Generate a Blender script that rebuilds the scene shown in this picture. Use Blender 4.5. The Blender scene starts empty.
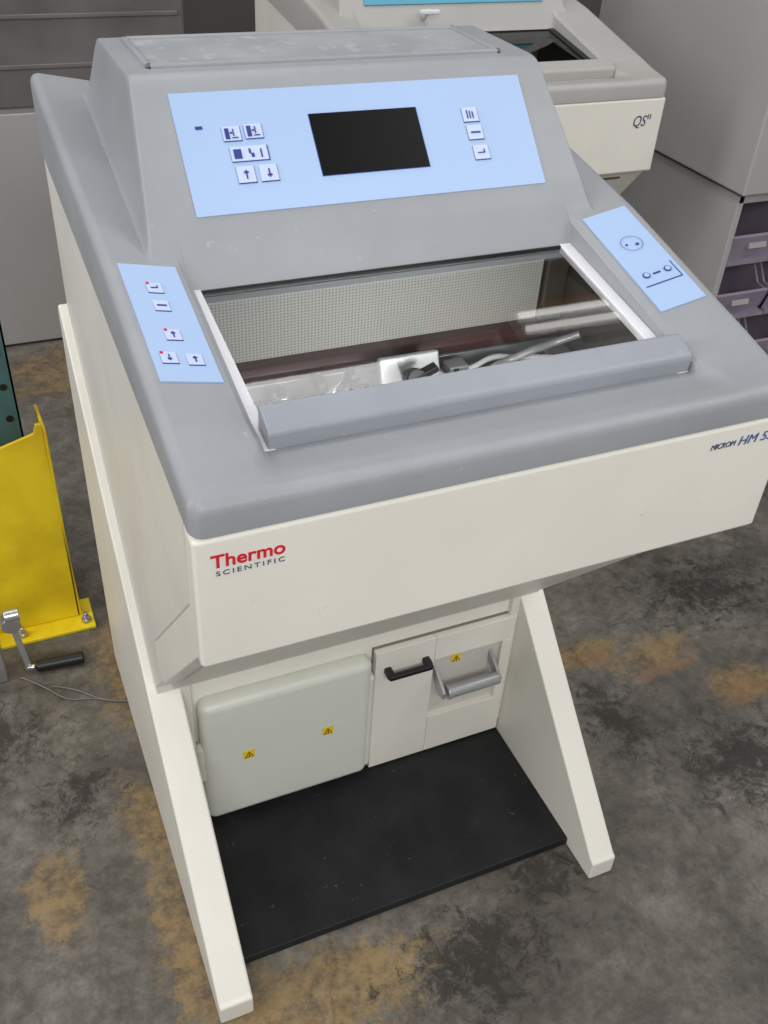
import bpy, numpy as np, math, random
from mathutils import Vector, Matrix
random.seed(3)
W=0.73
sc=bpy.context.scene
sc.view_settings.view_transform='Standard'
COL=bpy.context.collection
def srgb(r,g,b):
    f=lambda c:(c/255/12.92) if c/255<=.04045 else ((c/255+.055)/1.055)**2.4
    return (f(r),f(g),f(b),1)
# ---------------- materials
def mat(name,col,rough=.5,metal=0,noise=0.0,nscale=8,bump=0.0,bscale=200,spec=.5,emit=None,trans=0,dirt=None,coat=0,speck=None):
    m=bpy.data.materials.new(name);m.use_nodes=True
    nt=m.node_tree;b=nt.nodes["Principled BSDF"]
    b.inputs["Base Color"].default_value=col;b.inputs["Roughness"].default_value=rough
    b.inputs["Metallic"].default_value=metal;b.inputs["Specular IOR Level"].default_value=spec
    b.inputs["Transmission Weight"].default_value=trans
    b.inputs["Coat Weight"].default_value=coat
    tc=nt.nodes.new("ShaderNodeTexCoord")
    last=None
    if noise>0:
        n=nt.nodes.new("ShaderNodeTexNoise");n.inputs["Scale"].default_value=nscale;n.inputs["Detail"].default_value=6
        nt.links.new(tc.outputs["Object"],n.inputs["Vector"])
        r=nt.nodes.new("ShaderNodeValToRGB");e=r.color_ramp.elements
        d=dirt or tuple(c*(1-noise) for c in col[:3])+(1,)
        e[0].position=.32;e[0].color=d;e[1].position=.62;e[1].color=col
        nt.links.new(n.outputs["Fac"],r.inputs["Fac"]);nt.links.new(r.outputs["Color"],b.inputs["Base Color"]);last=r.outputs["Color"]
    if speck and last:
        n=nt.nodes.new("ShaderNodeTexNoise");n.inputs["Scale"].default_value=speck[0];n.inputs["Detail"].default_value=5;n.inputs["Roughness"].default_value=.7
        nt.links.new(tc.outputs["Object"],n.inputs["Vector"])
        r=nt.nodes.new("ShaderNodeValToRGB");e=r.color_ramp.elements;e[0].position=speck[1];e[0].color=(0,0,0,1);e[1].position=speck[1]+.06;e[1].color=(speck[3],)*3+(1,)
        nt.links.new(n.outputs["Fac"],r.inputs["Fac"])
        mx=nt.nodes.new("ShaderNodeMix");mx.data_type='RGBA';nt.links.new(r.outputs["Color"],mx.inputs[0]);nt.links.new(last,mx.inputs[6]);mx.inputs[7].default_value=speck[2]
        nt.links.new(mx.outputs[2],b.inputs["Base Color"])
    if bump>0:
        n2=nt.nodes.new("ShaderNodeTexNoise");n2.inputs["Scale"].default_value=bscale;n2.inputs["Detail"].default_value=3
        nt.links.new(tc.outputs["Object"],n2.inputs["Vector"])
        bp=nt.nodes.new("ShaderNodeBump");bp.inputs["Strength"].default_value=bump;bp.inputs["Distance"].default_value=.001
        nt.links.new(n2.outputs["Fac"],bp.inputs["Height"]);nt.links.new(bp.outputs["Normal"],b.inputs["Normal"])
    return m
M={}
M['cream']=mat("cream_paint",srgb(228,225,215),.42,noise=.07,nscale=5,bump=.15,bscale=350,speck=(38,.67,srgb(176,168,148),.4))
M['creamside']=mat("cream_textured",srgb(221,219,211),.42,noise=.08,nscale=6,bump=.8,bscale=120)
M['recess']=mat("recess_shade",srgb(198,196,188),.5,noise=.05)  # cream darkened, puts the shade of the recess into the colour
M['cover']=mat("grey_moulded_plastic",srgb(151,154,158),.48,noise=.12,nscale=6,bump=.35,bscale=420,speck=(52,.655,srgb(184,186,188),.4))
M['cover2']=mat("light_grey_plastic",srgb(172,170,166),.45,noise=.06,nscale=7,bump=.2,bscale=500)
M['handle']=mat("handle_plastic",srgb(150,154,162),.42,noise=.09,nscale=9,bump=.3,bscale=420,speck=(60,.66,srgb(190,192,194),.35))
M['blue']=mat("blue_membrane",srgb(163,188,224),.5,noise=.03,nscale=4)
M['teal']=mat("teal_membrane",srgb(90,160,185),.45)
M['screen']=mat("screen_black",srgb(8,8,10),.35,spec=.12)
M['navy']=mat("navy_print",srgb(42,56,128),.5)
M['btn']=mat("button_pale",srgb(190,204,234),.5)
M['red']=mat("red_print",srgb(205,25,45),.5)
M['greytext']=mat("slate_print",srgb(70,80,100),.5)
M['bluetext']=mat("blue_print",srgb(70,100,155),.5)
M['black']=mat("black_plastic",srgb(22,22,24),.4)
M['mat']=mat("black_base",srgb(24,25,27),.55,noise=.35,nscale=10,dirt=srgb(37,37,38),bump=.3,bscale=120,spec=.3,speck=(70,.66,srgb(115,111,105),.65))
M['steel']=mat("brushed_steel",srgb(205,205,205),.28,metal=.9,noise=.1,nscale=20)
M['wire']=mat("steel_wire_rope",srgb(120,118,114),.4,metal=.5)
M['alu']=mat("aluminium",srgb(172,173,175),.36,metal=.5,noise=.15,nscale=12)
M['chrome']=mat("chrome",srgb(225,225,227),.12,metal=1)
M['darkin']=mat("chamber_steel",srgb(112,104,96),.3,metal=.5,noise=.3,nscale=9)
M['white']=mat("white_plastic",srgb(222,222,226),.45)
M['holder']=mat("holder_silver",srgb(190,191,192),.35,metal=.3,noise=.15,nscale=30)
M['brown']=mat("maroon_rail",srgb(82,52,50),.35)
M['tank']=mat("translucent_tank",srgb(217,219,209),.35,noise=.05,nscale=4,bump=.2,bscale=30)
M['tank'].node_tree.nodes["Principled BSDF"].inputs["Subsurface Weight"].default_value=.4
M['tank'].node_tree.nodes["Principled BSDF"].inputs["Subsurface Radius"].default_value=(.02,.02,.015)
M['seam']=mat("gap_dark",srgb(120,116,106),.8)
M['sideseam']=mat("side_gap",srgb(176,172,160),.8)
M['yellowlab']=mat("yellow_label",srgb(235,200,30),.5)
M['yellow']=mat("yellow_paint",srgb(238,210,30),.42,noise=.2,nscale=9,dirt=srgb(215,180,20))
M['rackteal']=mat("rack_green",srgb(70,108,108),.5,noise=.2,nscale=14)
M['rackorange']=mat("rack_beam_orange",srgb(190,110,50),.5,noise=.2,nscale=8)
M['carton']=mat("carton_brown",srgb(168,140,104),.7,noise=.15,nscale=6)
M['cabgrey']=mat("cabinet_grey",srgb(164,162,160),.45,noise=.08,nscale=3)
M['cabdark']=mat("cabinet_steel_dark",srgb(116,112,112),.4,metal=.2,noise=.35,nscale=4)
M['devgrey']=mat("device_grey",srgb(168,166,165),.5,noise=.06,nscale=4,bump=.2)
M['gapgrey']=mat("gap_grey",srgb(105,102,100),.7)
M['purple']=mat("purple_bin",srgb(146,134,152),.4,noise=.15,nscale=12)
M['wall']=mat("wall_dark",srgb(112,107,104),.8,noise=.2,nscale=1.5)
M['orange']=mat("orange_edge",srgb(200,150,50),.5,noise=.2)
M['dust']=mat("dusty_tray",srgb(146,149,153),.6,noise=.2,nscale=12,dirt=srgb(160,163,165),speck=(30,.56,srgb(182,184,186),.5))
# glass
g=bpy.data.materials.new("window_glass");g.use_nodes=True;nt=g.node_tree;nt.nodes.clear()
o=nt.nodes.new("ShaderNodeOutputMaterial");mx=nt.nodes.new("ShaderNodeMixShader");fr=nt.nodes.new("ShaderNodeFresnel");fr.inputs["IOR"].default_value=1.85
tr=nt.nodes.new("ShaderNodeBsdfTransparent");tr.inputs["Color"].default_value=(.92,.94,.92,1)
gl=nt.nodes.new("ShaderNodeBsdfGlossy");gl.inputs["Roughness"].default_value=.02
nt.links.new(fr.outputs[0],mx.inputs[0]);nt.links.new(tr.outputs[0],mx.inputs[1]);nt.links.new(gl.outputs[0],mx.inputs[2]);nt.links.new(mx.outputs[0],o.inputs[0])
M['glass']=g
e=bpy.data.materials.new("tube_glow");e.use_nodes=True;b=e.node_tree.nodes["Principled BSDF"];b.inputs["Emission Color"].default_value=(1,.98,.94,1);b.inputs["Emission Strength"].default_value=3.5;M['glow']=e  # glow of the added tubes that the glass mirrors
# perforated
def perf():
    m=mat("perforated_panel",srgb(205,204,196),.5);nt=m.node_tree;b=nt.nodes["Principled BSDF"]
    tc=nt.nodes.new("ShaderNodeTexCoord");sp=nt.nodes.new("ShaderNodeSeparateXYZ");nt.links.new(tc.outputs["Object"],sp.inputs[0])
    def mt(op,a,bv=None,c=None):
        n=nt.nodes.new("ShaderNodeMath");n.operation=op
        for i,v in enumerate((a,bv,c)):
            if v is None: continue
            if isinstance(v,(int,float)): n.inputs[i].default_value=v
            else: nt.links.new(v,n.inputs[i])
        return n.outputs[0]
    fx=mt('SUBTRACT',mt('FRACT',mt('MULTIPLY',sp.outputs[0],210)),.5)
    fz=mt('SUBTRACT',mt('FRACT',mt('MULTIPLY',sp.outputs[2],240)),.5)
    d=mt('ADD',mt('MULTIPLY',fx,fx),mt('MULTIPLY',fz,fz))
    k=mt('LESS_THAN',d,.07)
    mix=nt.nodes.new("ShaderNodeMix");mix.data_type='RGBA'
    nt.links.new(k,mix.inputs[0]);mix.inputs[6].default_value=srgb(208,207,201);mix.inputs[7].default_value=srgb(148,146,140)
    nt.links.new(mix.outputs[2],b.inputs["Base Color"]);return m
M['perf']=perf()
# ---------------- helpers
def empty(name,loc=(0,0,0),rz=0):
    e=bpy.data.objects.new(name,None);e.location=loc;e.rotation_euler=(0,0,rz);COL.objects.link(e);return e
def add(name,verts,faces,m,parent=None,smooth=False,bevel=0,seg=3,loc=None,rot=None):
    me=bpy.data.meshes.new(name);me.from_pydata([tuple(map(float,v)) for v in verts],[],[tuple(int(i) for i in f) for f in faces]);me.update()
    import bmesh
    bm=bmesh.new();bm.from_mesh(me);bmesh.ops.recalc_face_normals(bm,faces=bm.faces);bm.to_mesh(me);bm.free()
    ob=bpy.data.objects.new(name,me);COL.objects.link(ob)
    me.materials.append(M[m] if isinstance(m,str) else m)
    if parent: ob.parent=parent
    if loc: ob.location=loc
    if rot: ob.rotation_euler=rot
    if bevel>0:
        b=ob.modifiers.new("b","BEVEL");b.width=bevel;b.segments=seg;b.limit_method='ANGLE';b.angle_limit=math.radians(30);b.harden_normals=False
        smooth=True
    if smooth:
        for p in me.polygons:p.use_smooth=True
        if bevel>0:
            w=ob.modifiers.new("w","WEIGHTED_NORMAL")
    return ob
def box(name,x0,x1,y0,y1,z0,z1,m,parent=None,bevel=0,seg=3,rot=None,**k):
    cx,cy,cz=(x0+x1)/2,(y0+y1)/2,(z0+z1)/2;a,b,c=(x1-x0)/2,(y1-y0)/2,(z1-z0)/2
    v=[(i*a,j*b,l*c) for i in(-1,1) for j in(-1,1) for l in(-1,1)]
    f=[(0,1,3,2),(4,6,7,5),(0,4,5,1),(2,3,7,6),(0,2,6,4),(1,5,7,3)]
    return add(name,v,f,m,parent,bevel=bevel,seg=seg,loc=(cx,cy,cz),rot=rot,**k)
def prof(name,poly,x0,x1,m,parent=None,bevel=0,seg=3):
    n=len(poly);v=[(x0,y,z) for y,z in poly]+[(x1,y,z) for y,z in poly]
    f=[tuple(range(n)),tuple(range(2*n-1,n-1,-1))]+[(i,(i+1)%n,n+(i+1)%n,n+i) for i in range(n)]
    return add(name,v,f,m,parent,bevel=bevel,seg=seg)
def cyl(name,p0,p1,r,m,parent=None,n=24,bevel=0):
    p0=Vector(p0);p1=Vector(p1);d=p1-p0;q=d.to_track_quat('Z','Y');L=d.length
    v=[];
    for h in(0,L):
        for i in range(n):
            a=2*math.pi*i/n;v.append(p0+q@Vector((r*math.cos(a),r*math.sin(a),h)))
    f=[tuple(range(n-1,-1,-1)),tuple(range(n,2*n))]+[(i,(i+1)%n,n+(i+1)%n,n+i) for i in range(n)]
    ob=add(name,v,f,m,parent,bevel=bevel,seg=2)
    if not bevel:
        for p in ob.data.polygons:
            if len(p.vertices)==4:p.use_smooth=True
    return ob
def tube(name,pts,r,m,parent=None,res=8):
    cu=bpy.data.curves.new(name,'CURVE');cu.dimensions='3D';s=cu.splines.new('NURBS');s.points.add(len(pts)-1)
    for i,p in enumerate(pts):s.points[i].co=(*p,1)
    s.use_endpoint_u=True;s.order_u=3;cu.bevel_depth=r;cu.bevel_resolution=3;cu.resolution_u=res;cu.use_fill_caps=True
    cu.materials.append(M[m]);ob=bpy.data.objects.new(name,cu);COL.objects.link(ob)
    if parent:ob.parent=parent
    return ob
def text(name,s,loc,size,m,parent,width=None,rot=(math.pi/2,0,0),off=0,shear=0,space=1):
    cu=bpy.data.curves.new(name,'FONT');cu.body=s;cu.size=size;cu.extrude=.0003;cu.offset=off;cu.shear=shear;cu.space_character=space
    cu.materials.append(M[m]);ob=bpy.data.objects.new(name,cu);COL.objects.link(ob);ob.parent=parent;ob.location=loc;ob.rotation_euler=rot
    bpy.context.view_layer.update()
    if width: ob.scale=(width/max(ob.dimensions.x,1e-4),1,1)
    return ob
def sheet(name,A,B,C,D,m,parent,off=.0008,th=.0012):
    # quad A(TL) B(TR) C(BR) D(BL) as thin slab, offset along outward normal
    A,B,C,D=map(Vector,(A,B,C,D));n=(D-A).cross(B-A).normalized()
    P=[A,B,C,D];v=[p+n*(off+th) for p in P]+[p+n*(off-.003) for p in P]
    f=[(0,1,2,3),(7,6,5,4)]+[(i,(i+1)%4,4+(i+1)%4,4+i) for i in range(4)]
    return add(name,v,f,m,parent)
# ---------------- cryostat
def ss(a,b,x): t=np.clip((x-a)/(b-a),0,1);return t*t*(3-2*t)
def smin(a,b,k): h=np.clip(.5+.5*(b-a)/k,0,1);return b*(1-h)+a*h-k*h*(1-h)
def smax(a,b,k): return -smin(-a,-b,k)
TOP=1.30;DD=.885
def height(x,y):
    s=np.minimum(x,W-x)
    T=np.interp(y,[0,.06,.174,.3716,DD],[1.066,1.074,1.099,1.1438,1.228])
    T=T-.194*(np.clip(s,0,.1)-.018)*np.clip((y-.0)/.12,0,1)-.004*ss(.089,.0965,s)*ss(.05,.1,y)
    G=1.044+(y-.09)*.172
    B=np.where(y<.0875,np.interp(y,[0,.03,.0865],[1.066,1.064,1.053]),np.where(y<.3675,G,1.06))
    B=np.where(y>.42,T,B)
    t=np.clip((y-.05)/.036,0,1)
    a0=.074*(1-t)+.0965*t;a1=.112*(1-t)+.0985*t
    w=np.clip((s-a0)/(a1-a0),0,1);w=w*w*(3-2*w)
    base=T*(1-w)+B*w
    fr=np.interp(y,[.3685,.40,.4155,.5249],[1.098,1.150,1.1708,1.282])
    fr=np.where(y>.5249,1.282+(y-.5249)*1.0165,fr);fr=np.where(y<.3685,1.098-(.3685-y)*30,fr)
    side=1.155+(s-.061)*7.0
    rear=TOP-(y-.75)*1.5
    c=smin(smin(smin(fr,side,.026),TOP+0*y,.014),rear,.02)
    H=np.where(c>base-.1,smax(base,c,.022),base)
    H=np.where((s>.0985)&(y<.3675),base,H)
    Rr=.014
    for d in (s,y,DD-y):
        q=np.clip(Rr-d,0,Rr);H=H-(Rr-np.sqrt(Rr*Rr-q*q))
    return H
def cover(name,m,parent):
    h=list(np.arange(0,.02,.0014))+list(np.arange(.02,.045,.0025))+list(np.arange(.045,.105,.001))+list(np.arange(.105,.13,.0025))+[.0965,.0985]+list(np.arange(.13,.365,.006))+[.365]
    h=sorted(set(round(float(v),5) for v in h));xs=np.array(sorted(set(h+[round(W-v,5) for v in h])))
    ys=list(np.arange(0,.02,.0014))+list(np.arange(.02,.36,.004))+list(np.arange(.36,.60,.002))+list(np.arange(.60,DD-.02,.004))+list(np.arange(DD-.02,DD,.002))+[DD,.0865,.0885,.3665,.369]
    ys=np.array(sorted(set(round(float(v),5) for v in ys)))
    X,Y=np.meshgrid(xs,ys,indexing='ij');Z=height(X,Y)
    nx,ny=X.shape
    def warp(x,y):
        Rc=.016;s=min(x,W-x);e=min(y,DD-y)
        if s<Rc and e<Rc:
            a,b=Rc-s,Rc-e;l=math.hypot(a,b)
            if l>0:
                mm=max(a,b);a2,b2=a*mm/l,b*mm/l;s,e=Rc-a2,Rc-b2
            return (s if x<W/2 else W-s),(e if y<DD/2 else DD-e)
        return x,y
    verts=[];
    for i in range(nx):
        for j in range(ny):
            x,y=warp(xs[i],ys[j]);verts.append((x,y,Z[i,j]))
    idx=lambda i,j:i*ny+j
    faces=[]
    for i in range(nx-1):
        for j in range(ny-1):
            cx=(xs[i]+xs[i+1])/2;cy=(ys[j]+ys[j+1])/2;s=min(cx,W-cx)
            if s>.0986 and .0886<cy<.3664: continue
            faces.append((idx(i,j),idx(i+1,j),idx(i+1,j+1),idx(i,j+1)))
    loop=[(i,0) for i in range(nx)]+[(nx-1,j) for j in range(1,ny)]+[(i,ny-1) for i in range(nx-2,-1,-1)]+[(0,j) for j in range(ny-2,0,-1)]
    n0=len(verts)
    for k in range(2):
        for (i,j) in loop:
            x,y,z=verts[idx(i,j)];zs=1.028+.105*max(y,0)
            if k==1: x+=(.365-x)*.03;y+=(.435-y)*.03
            verts.append((x,y,zs))
    L=len(loop)
    for a in range(L):
        b=(a+1)%L
        faces.append((idx(*loop[a]),idx(*loop[b]),n0+b,n0+a));faces.append((n0+a,n0+b,n0+L+b,n0+L+a))
    ob=add(name,verts,faces,m,parent,smooth=True)
    e=ob.modifiers.new("es","EDGE_SPLIT");e.split_angle=math.radians(50)
    return ob
def bil(A,B,C,D,u,v):
    A,B,C,D=map(Vector,(A,B,C,D));return (A*(1-u)+B*u)*(1-v)+(D*(1-u)+C*u)*v
def patch(name,Q,u0,u1,v0,v1,m,parent,off,th=.0008):
    return sheet(name,bil(*Q,u0,v0),bil(*Q,u1,v0),bil(*Q,u1,v1),bil(*Q,u0,v1),m,parent,off,th)
def button(name,Q,u,v,du,dv,parent,icon=0,red=False):
    patch(name+"_rim",Q,u-du,u+du*1.0,v-dv,v+dv*1.0,'navy',parent,.0014)
    patch(name,Q,u-du,u+du*.92,v-dv,v+dv*.9,'btn',parent,.0022)
    def ic(a,b,c,d,col='navy',k=0): patch(name+"_icon_%d"%k,Q,u+a*du,u+b*du,v+c*dv,v+d*dv,col,parent,.0032)
    if icon==1: ic(-.07,.07,-.5,.5,k=1);ic(-.25,.25,-.35,-.15,k=2)
    elif icon==2: ic(-.07,.07,-.5,.5,k=1);ic(-.25,.25,.15,.35,k=2)
    elif icon==3: ic(-.75,-.3,-.7,.7,k=1);ic(.1,.22,-.6,.3,k=2);ic(-.05,.6,.5,.62,k=3);ic(-.2,.05,-.2,.0,k=4)
    elif icon==4: ic(-.6,.6,-.1,.1,k=1)
    elif icon==5: ic(-.55,.35,.0,.12,k=1);ic(.25,.37,-.4,.12,k=2)
    elif icon==6:
        ic(-.85,-.45,-.6,.6,k=1);ic(-.05,.05,-.6,0,k=2);ic(.05,.2,0,.5,k=3);ic(.55,.62,-.5,.6,k=4)
    elif icon==7:
        for k in range(3): ic(-.5+k*.35,-.38+k*.35,-.6+k*.1,.5,k=k)
    if red: patch(name+"_led",Q,u-du*.95,u-du*.6,v-dv*.95,v-dv*.65,'red',parent,.0034)
def cryostat(name,loc,coverm,dispm,main=True):
    P=empty(name,loc)
    cover("top_cover",coverm,P)
    # side body panels with slanted underside
    for nm,a,b in (("side_panel_left",.003,.06),("side_panel_right",W-.06,W-.003)):
        prof(nm,[(.02,1.033),(.012,.87),(.40,.41),(.40,.05),(.878,.05),(.878,1.118)],a,b,'creamside',P,bevel=.003)
    box("front_fascia",0,W,0,.03,.855,1.0265,'cream',P,bevel=.006,seg=4)
    for nm,a,b in (("fascia_return_left",.0007,.03),("fascia_return_right",W-.03,W-.0007)):
        prof(nm,[(.012,1.0262),(.034,1.0262),(.040,.912),(.322,.590),(.322,.545),(.282,.542),(.018,.8565),(.012,.8565)],a,b,'cream',P,bevel=.002,seg=2)
    for nm,a,b in (("side_seam_left",.0014,.01),("side_seam_right",W-.01,W-.0014)):
        prof(nm,[(.034,1.0262),(.037,1.0262),(.042,.914),(.324,.592),(.320,.590),(.038,.912)],a,b,'sideseam',P)
    prof("slanted_underside",[(.012,.862),(.03,.90),(.43,.445),(.43,.395),(.40,.395)],.031,W-.031,'cream',P)
    box("rear_body",.055,W-.055,.43,.876,.41,1.06,'creamside',P)
    # chamber
    cx0,cx1,cy0,cy1,cz0,cz1=.062,W-.062,.034,.428,.84,1.05
    box("chamber_floor",cx0,cx1,cy0,cy1,cz0-.01,cz0,'darkin',P)
    box("chamber_wall_left",cx0-.001,cx0+.02,cy0,cy1,cz0,1.045,'darkin',P)
    box("chamber_wall_right",cx1-.02,cx1+.001,cy0,cy1,cz0,1.045,'darkin',P)
    box("chamber_wall_front",cx0,cx1,cy0-.002,cy0+.008,cz0,cz1,'alu',P)
    box("chamber_wall_back",cx0,cx1,cy1-.008,cy1,cz0,1.10,'darkin',P)
    box("perforated_back_panel",cx0+.02,.612,.396,.402,.976,1.10,'perf',P)
    box("evaporator_cover",.615,cx1-.02,.385,.402,.976,1.10,'darkin',P,bevel=.002)
    if main:
        prof("chamber_rail",[(.375,.955),(.372,.968),(.378,.978),(.405,.980),(.405,.955)],cx0+.02,cx1-.02,'brown',P,bevel=.002)
        box("chamber_rail_lower",cx0+.02,cx1-.02,.38,.40,.925,.95,'alu',P,bevel=.002)
        box("knife_stage",.25,.52,.16,.30,.84,.885,'alu',P,bevel=.004)
        box("knife_holder",.27,.50,.20,.255,.885,.915,'steel',P,bevel=.004)
        box("knife_blade_guard",.30,.47,.245,.25,.905,.93,'chrome',P,bevel=.001)
        box("specimen_arm",.34,.44,.335,.375,.89,.95,'steel',P,bevel=.006)
        box("specimen_plate",.336,.424,.322,.334,.920,.988,'holder',P,bevel=.003,rot=(math.radians(-20),0,0))
        cyl("clamp_knob_stem",(.376,.325,.962),(.372,.30,.975),.006,'black',P)
        cyl("clamp_knob",(.373,.308,.968),(.370,.286,.979),.0145,'black',P,n=8,bevel=.002)
        box("clamp_lever",.362,.402,.286,.300,.976,.986,'black',P,bevel=.002,rot=(0,-.4,0))
        for i,(x,y,r,h) in enumerate([(.235,.335,.018,.075),(.278,.325,.013,.09),(.308,.345,.015,.075),(.205,.35,.012,.085),(.455,.34,.012,.08),(.485,.325,.014,.065),(.33,.30,.01,.07)]):
            cyl("cooling_station_%d"%i,(x,y,.84),(x,y,.84+h+.025),r,'chrome' if i%2 else 'steel',P,bevel=.002)
            cyl("cooling_station_cap_%d"%i,(x,y,.84+h+.025),(x,y,.84+h+.033),r*.55,'black',P,bevel=.001,n=16)
        box("knife_clamp_block",.225,.33,.29,.31,.905,.945,'steel',P,bevel=.003)
        box("clamp_gap",.24,.32,.287,.292,.915,.930,'black',P)
        cyl("adjust_lever",(.235,.30,.955),(.285,.32,.975),.004,'chrome',P)
        cyl("adjust_lever_knob",(.288,.322,.974),(.298,.324,.979),.011,'black',P,bevel=.002)
        cyl("coarse_wheel",(.250,.345,.955),(.264,.345,.958),.017,'black',P,bevel=.003)
        box("quick_freeze_shelf",.09,.20,.20,.37,.895,.91,'alu',P,bevel=.003)
        for i in range(9): box("shelf_slot_%d"%i,.098,.19,.205+i*.018,.216+i*.018,.910,.912,'black',P)
        tube("coil_hose",[(.47,.33,.90),(.50,.32,.955),(.54,.35,.94),(.57,.33,.965),(.61,.34,.965),(.64,.32,.985)],.0055,'holder',P)
        tube("coil_cable",[(.44,.35,.93),(.48,.34,.945),(.52,.35,.955),(.56,.36,.94),(.60,.33,.95),(.645,.30,.955)],.004,'white',P)
        tube("coil_cable_2",[(.45,.31,.93),(.50,.30,.955),(.54,.31,.95),(.58,.29,.96),(.63,.30,.955)],.004,'steel',P)
        box("anti_roll_plate",.48,.60,.24,.33,.86,.92,'steel',P,bevel=.003)
        box("side_block",.605,.645,.26,.36,.86,.95,'alu',P,bevel=.003)
        box("bracket_plate",.445,.475,.335,.36,.90,.955,'alu',P,bevel=.002)
        box("section_tray",.27,.50,.08,.15,.842,.87,'steel',P,bevel=.004)
        l=bpy.data.lights.new("chamber_fill",'AREA');l.shape='RECTANGLE';l.size=.4;l.size_y=.02;l.energy=.65  # added fill light that brightens the chamber
        lo=bpy.data.objects.new("chamber_fill",l);COL.objects.link(lo);lo.parent=P;lo.location=(.365,.10,1.035);lo.rotation_euler=(math.radians(80),0,0)
    # sliding glass + rails
    gz=lambda y:1.050+(y-.09)*.172
    add("sliding_glass",[(.1,.09,gz(.09)),(W-.1,.09,gz(.09)),(W-.1,.374,gz(.374)),(.1,.374,gz(.374))],[(0,1,2,3)],'glass',P)
    for nm,a,b in (("glass_rail_left",.0975,.112),("glass_rail_right",W-.115,W-.0975)):
        prof(nm,[(.075,gz(.075)-.008),(.075,gz(.075)+.004),(.371,gz(.371)+.003),(.371,gz(.371)-.008)],a,b,'white' if main else 'black',P,bevel=.0015)
    box("glass_rear_trim",.1,W-.1,.3665,.369,1.094,1.1,'black',P)
    prof("grip_bar",[(.0875,1.046),(.0855,1.071),(.0885,1.076),(.117,1.0885),(.1215,1.086),(.122,1.052)],.104,W-.098,'handle' if main else coverm,P,bevel=.004,seg=4)
    # console tray
    tx0,tx1,ty0,ty1,tz=.110,.605,.572,.725,TOP-.002
    for nm,a in (("tray_rim_front",(tx0,tx1,ty0,ty0+.009)),("tray_rim_back",(tx0,tx1,ty1-.009,ty1)),("tray_rim_left",(tx0,tx0+.009,ty0,ty1)),("tray_rim_right",(tx1-.009,tx1,ty0,ty1))):
        box(nm,*a,tz-.003,tz+.007,coverm,P,bevel=.003)
    box("tray_surface",tx0+.004,tx1-.004,ty0+.004,ty1-.004,tz-.002,tz+.0035,'dust',P)
    Q=[(.1237,.5249,1.282),(.6063,.5249,1.282),(.6063,.4155,1.1708),(.1237,.4155,1.1708)]
    patch("display_membrane",Q,0,1,0,1 if main else 1.12,dispm,P,.0006)
    QL=[(.018,.3716,1.1438),(.0837,.3716,1.1310),(.0837,.1743,1.0865),(.018,.1743,1.0993)]
    QR=[(W-.0837,.3716,1.1310),(W-.018,.3716,1.1438),(W-.018,.1743,1.0993),(W-.0837,.1743,1.0865)]
    if main:
        patch("keypad_membrane_left",QL,0,1,0,1,dispm,P,.0008)
        patch("keypad_membrane_right",QR,0,1,0,1,dispm,P,.0008)
        patch("screen_bezel",Q,.350,.660,.235,.765,'navy',P,.0012)
        patch("screen_display",Q,.352,.658,.24,.76,'screen',P,.0020)
        for k,(u,v,du,dv,ic) in enumerate([(.137,.36,.024,.062,3),(.195,.35,.024,.062,3),(.172,.53,.050,.063,6),(.150,.70,.024,.07,1),(.210,.70,.024,.07,2),
              (.818,.34,.024,.066,7),(.820,.50,.024,.066,4),(.824,.68,.024,.066,5)]):
            button("console_button_%d"%k,Q,u,v,du,dv,P,ic)
        patch("console_indicator",Q,.048,.066,.28,.305,'navy',P,.0014)
        for k,(u,v,ic,rd) in enumerate([(.48,.22,5,True),(.48,.38,4,False),(.48,.63,1,True),(.27,.82,2,True),(.68,.83,1,False)]):
            button("keypad_button_%d"%k,QL,u,v,.135,.045,P,ic,rd)
        c=bil(*QR,.5,.37)+Vector((0,0,.0022));n=(Vector(QR[3])-Vector(QR[0])).cross(Vector(QR[1])-Vector(QR[0])).normalized()
        vs=[];fs=[];N=40;ux=(Vector(QR[1])-Vector(QR[0])).normalized();uy=n.cross(ux)
        for i in range(N):
            a=2*math.pi*i/N
            for r in(.0143,.0150):vs.append(c+ux*r*math.cos(a)+uy*r*math.sin(a)+n*.001)
        for i in range(N):
            j=(i+1)%N;fs.append((2*i,2*i+1,2*j+1,2*j))
        add("speed_dial_ring",vs,fs,'navy',P)
        cyl("speed_dial_dot",c+ux*.006-uy*.004,c+ux*.006-uy*.004+n*.0012,.0022,'navy',P,n=12)
        cyl("speed_dial_dot_2",c-ux*.008,c-ux*.008+n*.0012,.0015,'navy',P,n=12)
        for k,(u,v) in enumerate([(.27,.68),(.75,.68)]): 
            cc=bil(*QR,u,v)+n*.002;cyl("window_heat_symbol_%d"%k,cc,cc+n*.0012,.005,'navy',P,n=16);cyl("window_heat_symbol_core_%d"%k,cc,cc+n*.0016,.0036,'blue',P,n=16)
        patch("window_heat_line",QR,.42,.58,.675,.688,'navy',P,.0016)
        patch("window_heat_bracket",QR,.1,.92,.77,.777,'navy',P,.0016)
        patch("window_heat_bracket_end",QR,.905,.92,.62,.775,'navy',P,.0016)
    # stand plates
    for nm,a,b in (("stand_plate_left",-.011,.044),("stand_plate_right",W-.044,W+.006)):
        prof(nm,[(.036,0),(.036,.045),(.046,.050),(.865,.845),(.885,.86),(.90,.85),(.90,0)],a,b,'cream',P,bevel=.004)
    box("base_plate",.043,W-.043,.116,.42,.0,.02,'mat',P,bevel=.002)
    box("lower_cabinet",.043,W-.043,.412,.86,.0,.42,'cream',P)
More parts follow.
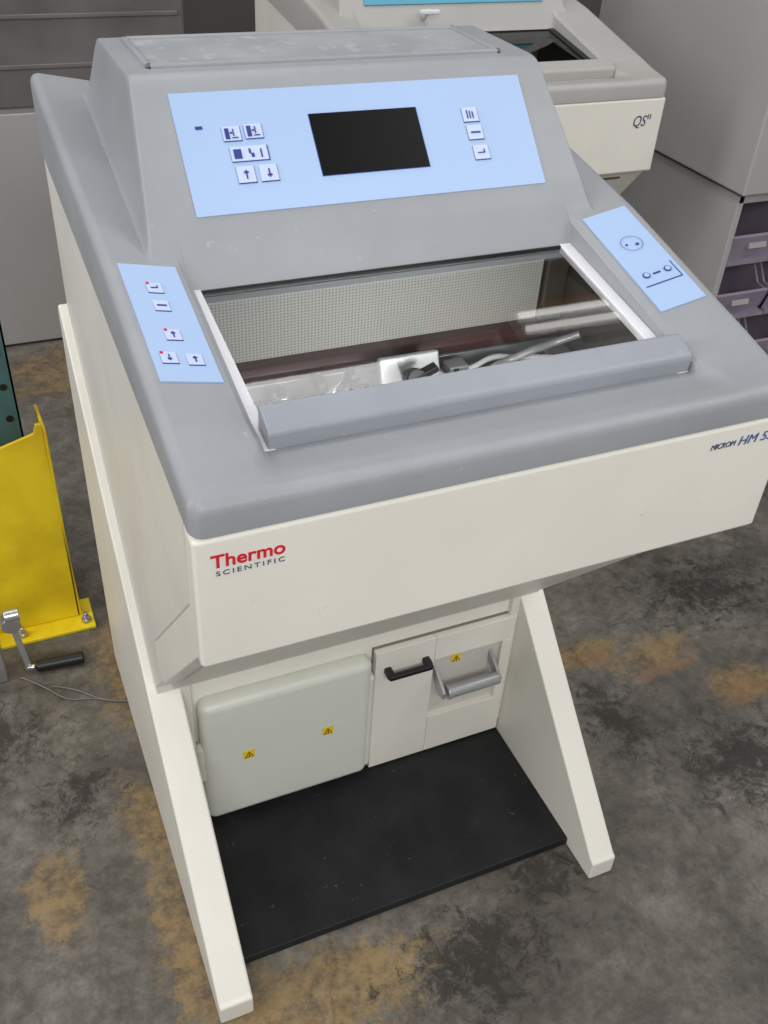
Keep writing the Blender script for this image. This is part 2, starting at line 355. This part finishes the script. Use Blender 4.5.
    if main:
        box("coolant_tank",.066,.384,.380,.42,.036,.348,'tank',P,bevel=.018,seg=6)
        box("coolant_tank_rib",.372,.392,.388,.415,.045,.30,'tank',P,bevel=.008)
        box("tank_notch",.056,.085,.388,.414,.14,.24,'tank',P,bevel=.012)
        box("panel_gap",.391,.684,.409,.4135,.022,.352,'seam',P)
        box("panel_left",.394,.5145,.397,.413,.025,.348,'cream',P,bevel=.0012)
        box("panel_lower_right",.515,.683,.397,.413,.025,.127,'cream',P,bevel=.0012)
        box("panel_upper_right",.515,.683,.397,.413,.289,.348,'cream',P,bevel=.0012)
        box("panel_edge_right",.661,.683,.397,.413,.1275,.2885,'cream',P,bevel=.0012)
        box("drain_recess",.514,.662,.4085,.414,.126,.290,'recess',P)
        box("black_pull_bar",.412,.501,.371,.383,.293,.305,'black',P,bevel=.004)
        for k,x in enumerate((.418,.495)): box("black_pull_foot_%d"%k,x-.007,x+.007,.377,.399,.292,.306,'black',P,bevel=.003)
        cyl("drain_bar",(.536,.366,.226),(.643,.366,.226),.013,'alu',P,bevel=.002)
        cyl("drain_bar_cap",(.531,.366,.226),(.538,.366,.226),.0145,'alu',P,bevel=.002)
        for k,x in enumerate((.523,.643)): prof("drain_bar_arm_%d"%k,[(.41,.264),(.41,.241),(.375,.211),(.358,.218),(.358,.232),(.37,.240)],x-.003,x+.003,'alu',P,bevel=.001)
        def warn(nm,x,z,y):
            box(nm,x-.010,x+.010,y-.001,y,z-.010,z+.010,'yellowlab',P)
            add(nm+"_triangle",[(x-.0085,y-.0016,z-.0075),(x+.0085,y-.0016,z-.0075),(x,y-.0016,z+.008)],[(0,1,2)],'black',P)
            add(nm+"_triangle_fill",[(x-.006,y-.0019,z-.006),(x+.006,y-.0019,z-.006),(x,y-.0019,z+.005)],[(0,1,2)],'yellowlab',P)
            box(nm+"_bolt",x-.001,x+.001,y-.0025,y-.0019,z-.005,z+.002,'black',P)
        warn("warning_label_1",.147,.201,.3795);warn("warning_label_2",.297,.201,.3795);warn("warning_label_3",.568,.266,.4080)
        text("logo_word",'Thermo',(.017,-.0008,.9905),.0225,'red',P,width=.075,off=.0004)
        text("logo_subword",'SCIENTIFIC',(.021,-.0008,.9800),.0082,'greytext',P,width=.070,space=1.35)
        text("model_word_small",'MICROM',(.613,-.0008,.9975),.011,'greytext',P,width=.036,shear=.2)
        text("model_word",'HM 550',(.653,-.0008,.996),.018,'bluetext',P,width=.062,shear=.2)
    else:
        text("model_word",'QS',(.645,-.0008,.965),.035,'greytext',P,width=.036,shear=.2)
        text("model_word_small",'II',(.684,-.0008,.98),.016,'greytext',P,width=.009)
        cyl("console_knob_stem",(.27,.385,1.13),(.27,.36,1.15),.006,'white',P)
        box("console_knob",.245,.295,.345,.36,1.145,1.155,'white',P,bevel=.003)
    return P
cryostat("cryostat",(0,0,0),'cover','blue',True)
cryostat("cryostat.001",(.715,1.22,0),'cover2','teal',False)
# ---------------- floor
def floor_mat():
    m=bpy.data.materials.new("worn_concrete");m.use_nodes=True;nt=m.node_tree;b=nt.nodes["Principled BSDF"]
    tc=nt.nodes.new("ShaderNodeTexCoord")
    L=nt.links.new
    def noise(s,d=8,r=.6,dist=0,off=0):
        n=nt.nodes.new("ShaderNodeTexNoise");n.inputs["Scale"].default_value=s;n.inputs["Detail"].default_value=d;n.inputs["Roughness"].default_value=r;n.inputs["Distortion"].default_value=dist
        if off:
            mp=nt.nodes.new("ShaderNodeMapping");mp.inputs["Location"].default_value=(off,off*.7,0);L(tc.outputs["Object"],mp.inputs[0]);L(mp.outputs[0],n.inputs["Vector"])
        else: L(tc.outputs["Object"],n.inputs["Vector"])
        return n.outputs["Fac"]
    def ramp(f,*st):
        r=nt.nodes.new("ShaderNodeValToRGB");e=r.color_ramp.elements
        while len(e)<len(st): e.new(.5)
        for k,(p,c) in enumerate(st): e[k].position=p;e[k].color=c
        L(f,r.inputs["Fac"]);return r.outputs["Color"]
    def mix(f,a,c):
        n=nt.nodes.new("ShaderNodeMix");n.data_type='RGBA'
        if isinstance(f,float): n.inputs[0].default_value=f
        else: L(f,n.inputs[0])
        for i,v in ((6,a),(7,c)):
            if isinstance(v,tuple): n.inputs[i].default_value=v
            else: L(v,n.inputs[i])
        return n.outputs[2]
    def mt(op,a,bb,c=None,cl=False):
        n=nt.nodes.new("ShaderNodeMath");n.operation=op;n.use_clamp=cl
        for i,v in enumerate((a,bb)):
            if isinstance(v,(int,float)): n.inputs[i].default_value=v
            else: L(v,n.inputs[i])
        return n.outputs[0]
    base=ramp(noise(3.0,14,.72,.4),(.36,srgb(76,71,64)),(.46,srgb(98,93,85)),(.54,srgb(110,105,97)),(.64,srgb(130,125,116)))
    fine=ramp(noise(34,10,.8),(.38,(.60,.60,.60,1)),(.60,(1.12,1.12,1.12,1)))
    mul=nt.nodes.new("ShaderNodeMix");mul.data_type='RGBA';mul.blend_type='MULTIPLY';mul.inputs[0].default_value=1;L(base,mul.inputs[6]);L(fine,mul.inputs[7])
    col=mul.outputs[2]
    ds=ramp(noise(5.5,14,.82,.5,3.1),(.50,(0,0,0,1)),(.60,(1,1,1,1)))
    col=mix(mt('MULTIPLY',ds,.5),col,srgb(62,56,49))
    sp=nt.nodes.new("ShaderNodeSeparateXYZ");L(tc.outputs["Object"],sp.inputs[0])
    def blob(cx,cy,rx,ry):
        dx=mt('DIVIDE',mt('SUBTRACT',sp.outputs[0],cx-1),rx);dy=mt('DIVIDE',mt('SUBTRACT',sp.outputs[1],cy-.25),ry)
        d=mt('SQRT',mt('ADD',mt('MULTIPLY',dx,dx),mt('MULTIPLY',dy,dy)),0)
        return mt('SUBTRACT',1.0,d,cl=True)
    def blobs(qs):
        bl=None
        for q in qs:
            k=blob(*q);bl=k if bl is None else mt('MAXIMUM',bl,k)
        return bl
    bl=blobs([(.16,.02,.32,.14),(-.03,.20,.08,.32),(-.04,.46,.08,.18),(-.22,.36,.09,.14),(1.00,.53,.18,.07),(1.15,.48,.2,.08),(1.29,.33,.16,.09),(.10,2.2,.3,.3),(.0,.85,.1,.3),(.95,.75,.08,.2)])
    nn=mt('ADD',mt('MULTIPLY',noise(14,14,.9,.2,1.7),.6),mt('MULTIPLY',noise(45,10,.9,0,4.1),.4))
    v=mt('ADD',mt('MULTIPLY',bl,.20),nn)
    om=ramp(v,(.565,(0,0,0,1)),(.615,(1,1,1,1)))
    col=mix(mt('MULTIPLY',om,.66),col,ramp(noise(30,8,.8,0,5),(.40,srgb(92,76,52)),(.58,srgb(158,130,82))))
    rb=blobs([(1.00,.52,.14,.05),(1.28,.31,.12,.05),(1.15,.43,.2,.04)])
    rm=ramp(mt('ADD',mt('MULTIPLY',rb,.3),noise(20,12,.8,0,8)),(.62,(0,0,0,1)),(.70,(1,1,1,1)))
    col=mix(mt('MULTIPLY',rm,.4),col,srgb(140,102,64))
    pm=ramp(noise(4.5,16,.9,.8,9),(.57,(0,0,0,1)),(.64,(1,1,1,1)))
    col=mix(mt('MULTIPLY',pm,.28),col,srgb(150,146,137))
    bb=blobs([(.42,-.02,.25,.16),(.62,.08,.15,.1),(1.15,.15,.3,.2),(-.3,.75,.25,.2),(1.4,.62,.35,.2),(.95,.35,.12,.2),(-.15,.55,.15,.15)])
    bk=ramp(mt('ADD',mt('MULTIPLY',bb,.16),noise(24,14,.9,.5,2)),(.585,(0,0,0,1)),(.63,(1,1,1,1)))
    col=mix(mt('MULTIPLY',bk,.85),col,srgb(38,35,32))
    vo=nt.nodes.new("ShaderNodeTexVoronoi");vo.feature='DISTANCE_TO_EDGE';vo.inputs["Scale"].default_value=1.1
    nz=nt.nodes.new("ShaderNodeTexNoise");nz.inputs["Scale"].default_value=3;nz.inputs["Detail"].default_value=8;L(tc.outputs["Object"],nz.inputs["Vector"])
    va=nt.nodes.new("ShaderNodeVectorMath");va.operation='MULTIPLY_ADD';L(nz.outputs["Color"],va.inputs[0]);va.inputs[1].default_value=(.5,.5,0);L(tc.outputs["Object"],va.inputs[2]);L(va.outputs[0],vo.inputs["Vector"])
    ck=ramp(vo.outputs["Distance"],(.0,(1,1,1,1)),(.005,(0,0,0,1)))
    col=mix(mt('MULTIPLY',ck,.35),col,srgb(44,40,37))
    L(col,b.inputs["Base Color"])
    rr=nt.nodes.new("ShaderNodeMapRange");L(noise(4,6),rr.inputs[0]);rr.inputs[3].default_value=.35;rr.inputs[4].default_value=.75;L(rr.outputs[0],b.inputs["Roughness"])
    bp=nt.nodes.new("ShaderNodeBump");bp.inputs["Strength"].default_value=.3;bp.inputs["Distance"].default_value=.003;L(noise(60,6,.7),bp.inputs["Height"]);L(bp.outputs[0],b.inputs["Normal"])
    return m
box("floor",-4,6,-4,4.5,-.1,0,floor_mat())
box("wall_back",-4,6,4.5,4.6,0,4,'wall')
# ---------------- background furniture
P=empty("storage_cabinet",(0,0,0))
box("carcass",-.9,.60,2.43,2.95,.0,1.9,'cabgrey',P,bevel=.004)
box("lower_door_left",-.895,-.16,2.412,2.432,.01,.74,'cabgrey',P,bevel=.004)
box("lower_door_right",-.15,.595,2.412,2.432,.01,.74,'cabgrey',P,bevel=.004)
box("upper_panel",-.895,.595,2.414,2.434,.755,1.88,'cabdark',P,bevel=.004)
for k,z in enumerate((.86,.99,1.15)): box("upper_rib_%d"%k,-.88,.58,2.408,2.416,z,z+.012,'cabdark',P,bevel=.002)
P=empty("drawer_cabinet",(0,0,0))
x0,y0=1.735,1.20
box("side_left",x0,x0+.02,y0,y0+.75,0,.772,'devgrey',P,bevel=.003)
box("side_right",x0+.62,x0+.64,y0,y0+.75,0,.772,'devgrey',P,bevel=.003)
box("back",x0,x0+.64,y0+.73,y0+.75,0,.77,'devgrey',P)
box("top",x0,x0+.64,y0,y0+.75,.75,.772,'devgrey',P,bevel=.003)
box("bottom",x0,x0+.64,y0,y0+.75,.03,.05,'devgrey',P)
for r in range(4):
    z=.07+r*.17
    box("shelf_%d"%r,x0+.02,x0+.62,y0+.02,y0+.72,z-.015,z-.005,'cabgrey',P)
    for c in range(3):
        xa=x0+.03+c*.197
        box("bin_%d_%d_base"%(r,c),xa,xa+.18,y0+.01,y0+.5,z-.005,z+.005,'purple',P)
        prof("bin_%d_%d_side_a"%(r,c),[(y0+.03,z),(y0+.012,z+.07),(y0+.05,z+.075),(y0+.09,z+.13),(y0+.5,z+.13),(y0+.5,z)],xa,xa+.006,'purple',P)
        prof("bin_%d_%d_side_b"%(r,c),[(y0+.03,z),(y0+.012,z+.07),(y0+.05,z+.075),(y0+.09,z+.13),(y0+.5,z+.13),(y0+.5,z)],xa+.174,xa+.18,'purple',P)
        prof("bin_%d_%d_front"%(r,c),[(y0+.03,z),(y0+.008,z+.07),(y0+.014,z+.075),(y0+.038,z)],xa,xa+.18,'purple',P)
        box("bin_%d_%d_card"%(r,c),xa+.06,xa+.12,y0+.008,y0+.02,z+.035,z+.05,'cabgrey',P,rot=(math.radians(-17),0,0))
P=empty("bench_instrument",(0,0,0))
box("housing",1.715,2.38,1.17,1.93,.782,1.22,'devgrey',P,bevel=.006)
box("gap_filler",1.755,2.35,1.22,1.9,.772,.783,'gapgrey',P)  # added dark filler, stands for the shaded gap under the housing
box("front_door",1.80,2.32,1.158,1.172,.84,1.16,'cabgrey',P,bevel=.005)
box("top_trim",1.72,2.33,1.19,1.35,1.219,1.232,'orange',P,bevel=.003)
P=empty("pallet_rack_upright",(0,0,0))
box("web",-.185,-.180+.08,1.15,1.154,0,2.4,'rackteal',P)
box("flange_left",-.185,-.181,1.15,1.22,0,2.4,'rackteal',P);box("flange_right",-.104,-.100,1.15,1.22,0,2.4,'rackteal',P)
for k in range(30):
    for sx in(-.165,-.12): 
        ob=cyl("slot_%d_%d"%(k,0 if sx<-.15 else 1),(sx,1.149,.12+k*.075),(sx,1.1505,.12+k*.075),.008,'black',P,n=12)
# added rack, out of view, put in for its reflection in the glass
P=empty("reflection_rack",(0,0,0))
for i,x in enumerate((2.35,4.55)):
    for j,y in enumerate((3.2,4.1)): box("upright_%d_%d"%(i,j),x-.04,x+.04,y-.035,y+.035,0,4.9,'rackteal',P)
    for j in range(8): cyl("brace_%d_%d"%(i,j),(x,3.2,.3+j*.55),(x,4.1,.3+(j+1)*.55 if j%2 else .3+j*.55),.015,'rackteal',P,n=8)
for k,z in enumerate((2.3,3.35,4.4)):
    for j,y in enumerate((3.2,4.1)): box("beam_%d_%d"%(k,j),2.39,4.51,y-.025,y+.025,z,z+.11,'rackorange',P)
    box("deck_%d"%k,2.39,4.51,3.2,4.1,z+.11,z+.13,'alu',P)
    for c in range(3):
        h=.35+.12*((c+k)%3);box("carton_%d_%d"%(k,c),2.45+c*.68,3.02+c*.68,3.25,3.95,z+.13,z+.13+h,'carton' if (c+k)%2 else 'cabgrey',P,bevel=.01)
P=empty("rack_post_guard",(0,0,0))
def plate(nm,pts,th,m,axis='y'):
    n=len(pts);v=list(pts)+[(p[0],p[1]+th,p[2]) if axis=='y' else (p[0]+th,p[1],p[2]) for p in pts]
    f=[tuple(range(n)),tuple(range(2*n-1,n-1,-1))]+[(i,(i+1)%n,n+(i+1)%n,n+i) for i in range(n)]
    return add(nm,v,f,m,P,bevel=.002)
plate("front_plate",[(-.30,1.045,.01),(-.055,1.045,.01),(-.066,1.045,.46),(-.066,1.045,.535),(-.078,1.045,.535),(-.084,1.045,.515),(-.15,1.045,.495),(-.30,1.045,.47)],.007,'yellow')
plate("right_plate",[(-.066,1.045,.01),(-.066,1.25,.01),(-.066,1.25,.46),(-.066,1.045,.52)],.007,'yellow','x')
plate("left_plate",[(-.30,1.045,.01),(-.30,1.25,.01),(-.30,1.25,.46),(-.30,1.045,.46)],.007,'yellow','x')
box("base_flange",-.34,-.032,1.0,1.10,0,.009,'yellow',P,bevel=.002)
for k,x in enumerate((-.05,-.19,-.31)):
    cyl("anchor_bolt_%d"%k,(x,1.022,.009),(x,1.022,.02),.011,'steel',P,n=6);cyl("anchor_stud_%d"%k,(x,1.022,.02),(x,1.022,.035),.005,'steel',P,n=12)
P=empty("hand_crank",(0,0,0))
box("arm",-.205,-.192,.915,.921,.012,.175,'alu',P,bevel=.002,rot=(0,math.radians(-6),0))
cyl("hub",(-.215,.918,.17),(-.185,.918,.17),.014,'steel',P,bevel=.002)
cyl("hub_ring",(-.205,.905,.15),(-.205,.935,.15),.02,'steel',P,n=24,bevel=.002)
cyl("grip_pin",(-.20,.915,.012),(-.17,.912,.014),.006,'chrome',P)
cyl("grip",(-.175,.912,.014),(-.075,.905,.014),.0135,'black',P,bevel=.004)
cyl("ratchet_drum",(-.27,.93,.10),(-.235,.93,.10),.03,'steel',P,bevel=.003)
box("ratchet_frame",-.29,-.235,.90,.96,0,.10,'steel',P,bevel=.004)
tube("steel_wire",[(-.21,.90,.004),(-.17,.86,.004),(-.13,.80,.004),(-.08,.79,.004),(-.04,.765,.004),(.003,.75,.004),(-.06,.775,.004),(-.11,.83,.004),(-.15,.85,.004)],.0016,'wire',P)
# added tube fixtures, out of view, for bright streaks mirrored in the glass
for k,(x,y) in enumerate([(3.2,2.85),(1.0,4.1)]):
    P=empty("reflection_fixture" if k==0 else "reflection_fixture.%03d"%k,(x,y,4.2))
    box("housing",-.4,.4,-.11,.11,0,.07,'white',P,bevel=.01)
    for j,yy in enumerate((-.055,.055)): cyl("tube_%d"%j,(-.37,yy,-.02),(.37,yy,-.02),.018,'glow',P,n=12)
    for j,xx in enumerate((-.3,.3)): cyl("hanger_%d"%j,(xx,0,.07),(xx,0,1.2),.005,'steel',P,n=8)
# ---------------- lights
def area(name,loc,size,sy,e,col=(1,.985,.975),target=None):
    l=bpy.data.lights.new(name,'AREA');l.shape='RECTANGLE';l.size=size;l.size_y=sy;l.energy=e;l.color=col
    ob=bpy.data.objects.new(name,l);COL.objects.link(ob);ob.location=loc
    if target is not None:
        ob.rotation_euler=(Vector(target)-Vector(loc)).to_track_quat('-Z','Y').to_euler()
    return ob
area("front_fill_light",(-.3,-2.6,2.7),2.6,1.0,74,target=(.3,.2,.6))  # added fill, set low in front to brighten the fascia
area("ceiling_light_right",(2.4,-.6,3.2),.8,2.4,30,target=(.6,.4,.6))
area("ceiling_light_back",(.4,1.8,3.6),2.4,.8,26,target=(.4,1.2,.5))
area("ceiling_light_left",(-2.4,.6,2.4),1.0,2.4,50,target=(.2,.6,.4))
w=bpy.data.worlds.new("w");sc.world=w;w.use_nodes=True
w.node_tree.nodes["Background"].inputs[0].default_value=(.82,.84,.87,1);w.node_tree.nodes["Background"].inputs[1].default_value=.36
# ---------------- camera
cd=bpy.data.cameras.new("camera");cd.sensor_fit='VERTICAL';cd.sensor_height=36;cd.lens=971.1/1024*36;cd.clip_start=.02
co=bpy.data.objects.new("camera",cd);COL.objects.link(co)
def R(p,y,r):
    f=Vector((math.sin(y)*math.cos(p),math.cos(y)*math.cos(p),-math.sin(p)));rt=Vector((math.cos(y),-math.sin(y),0));up=rt.cross(f)
    return rt*math.cos(r)+up*math.sin(r),-rt*math.sin(r)+up*math.cos(r),f
r,u,f=R(.6581,.4498,.0694)
co.matrix_world=Matrix(((r.x,u.x,-f.x,-.1406),(r.y,u.y,-f.y,-.6994),(r.z,u.z,-f.z,1.6139),(0,0,0,1)))
sc.camera=co
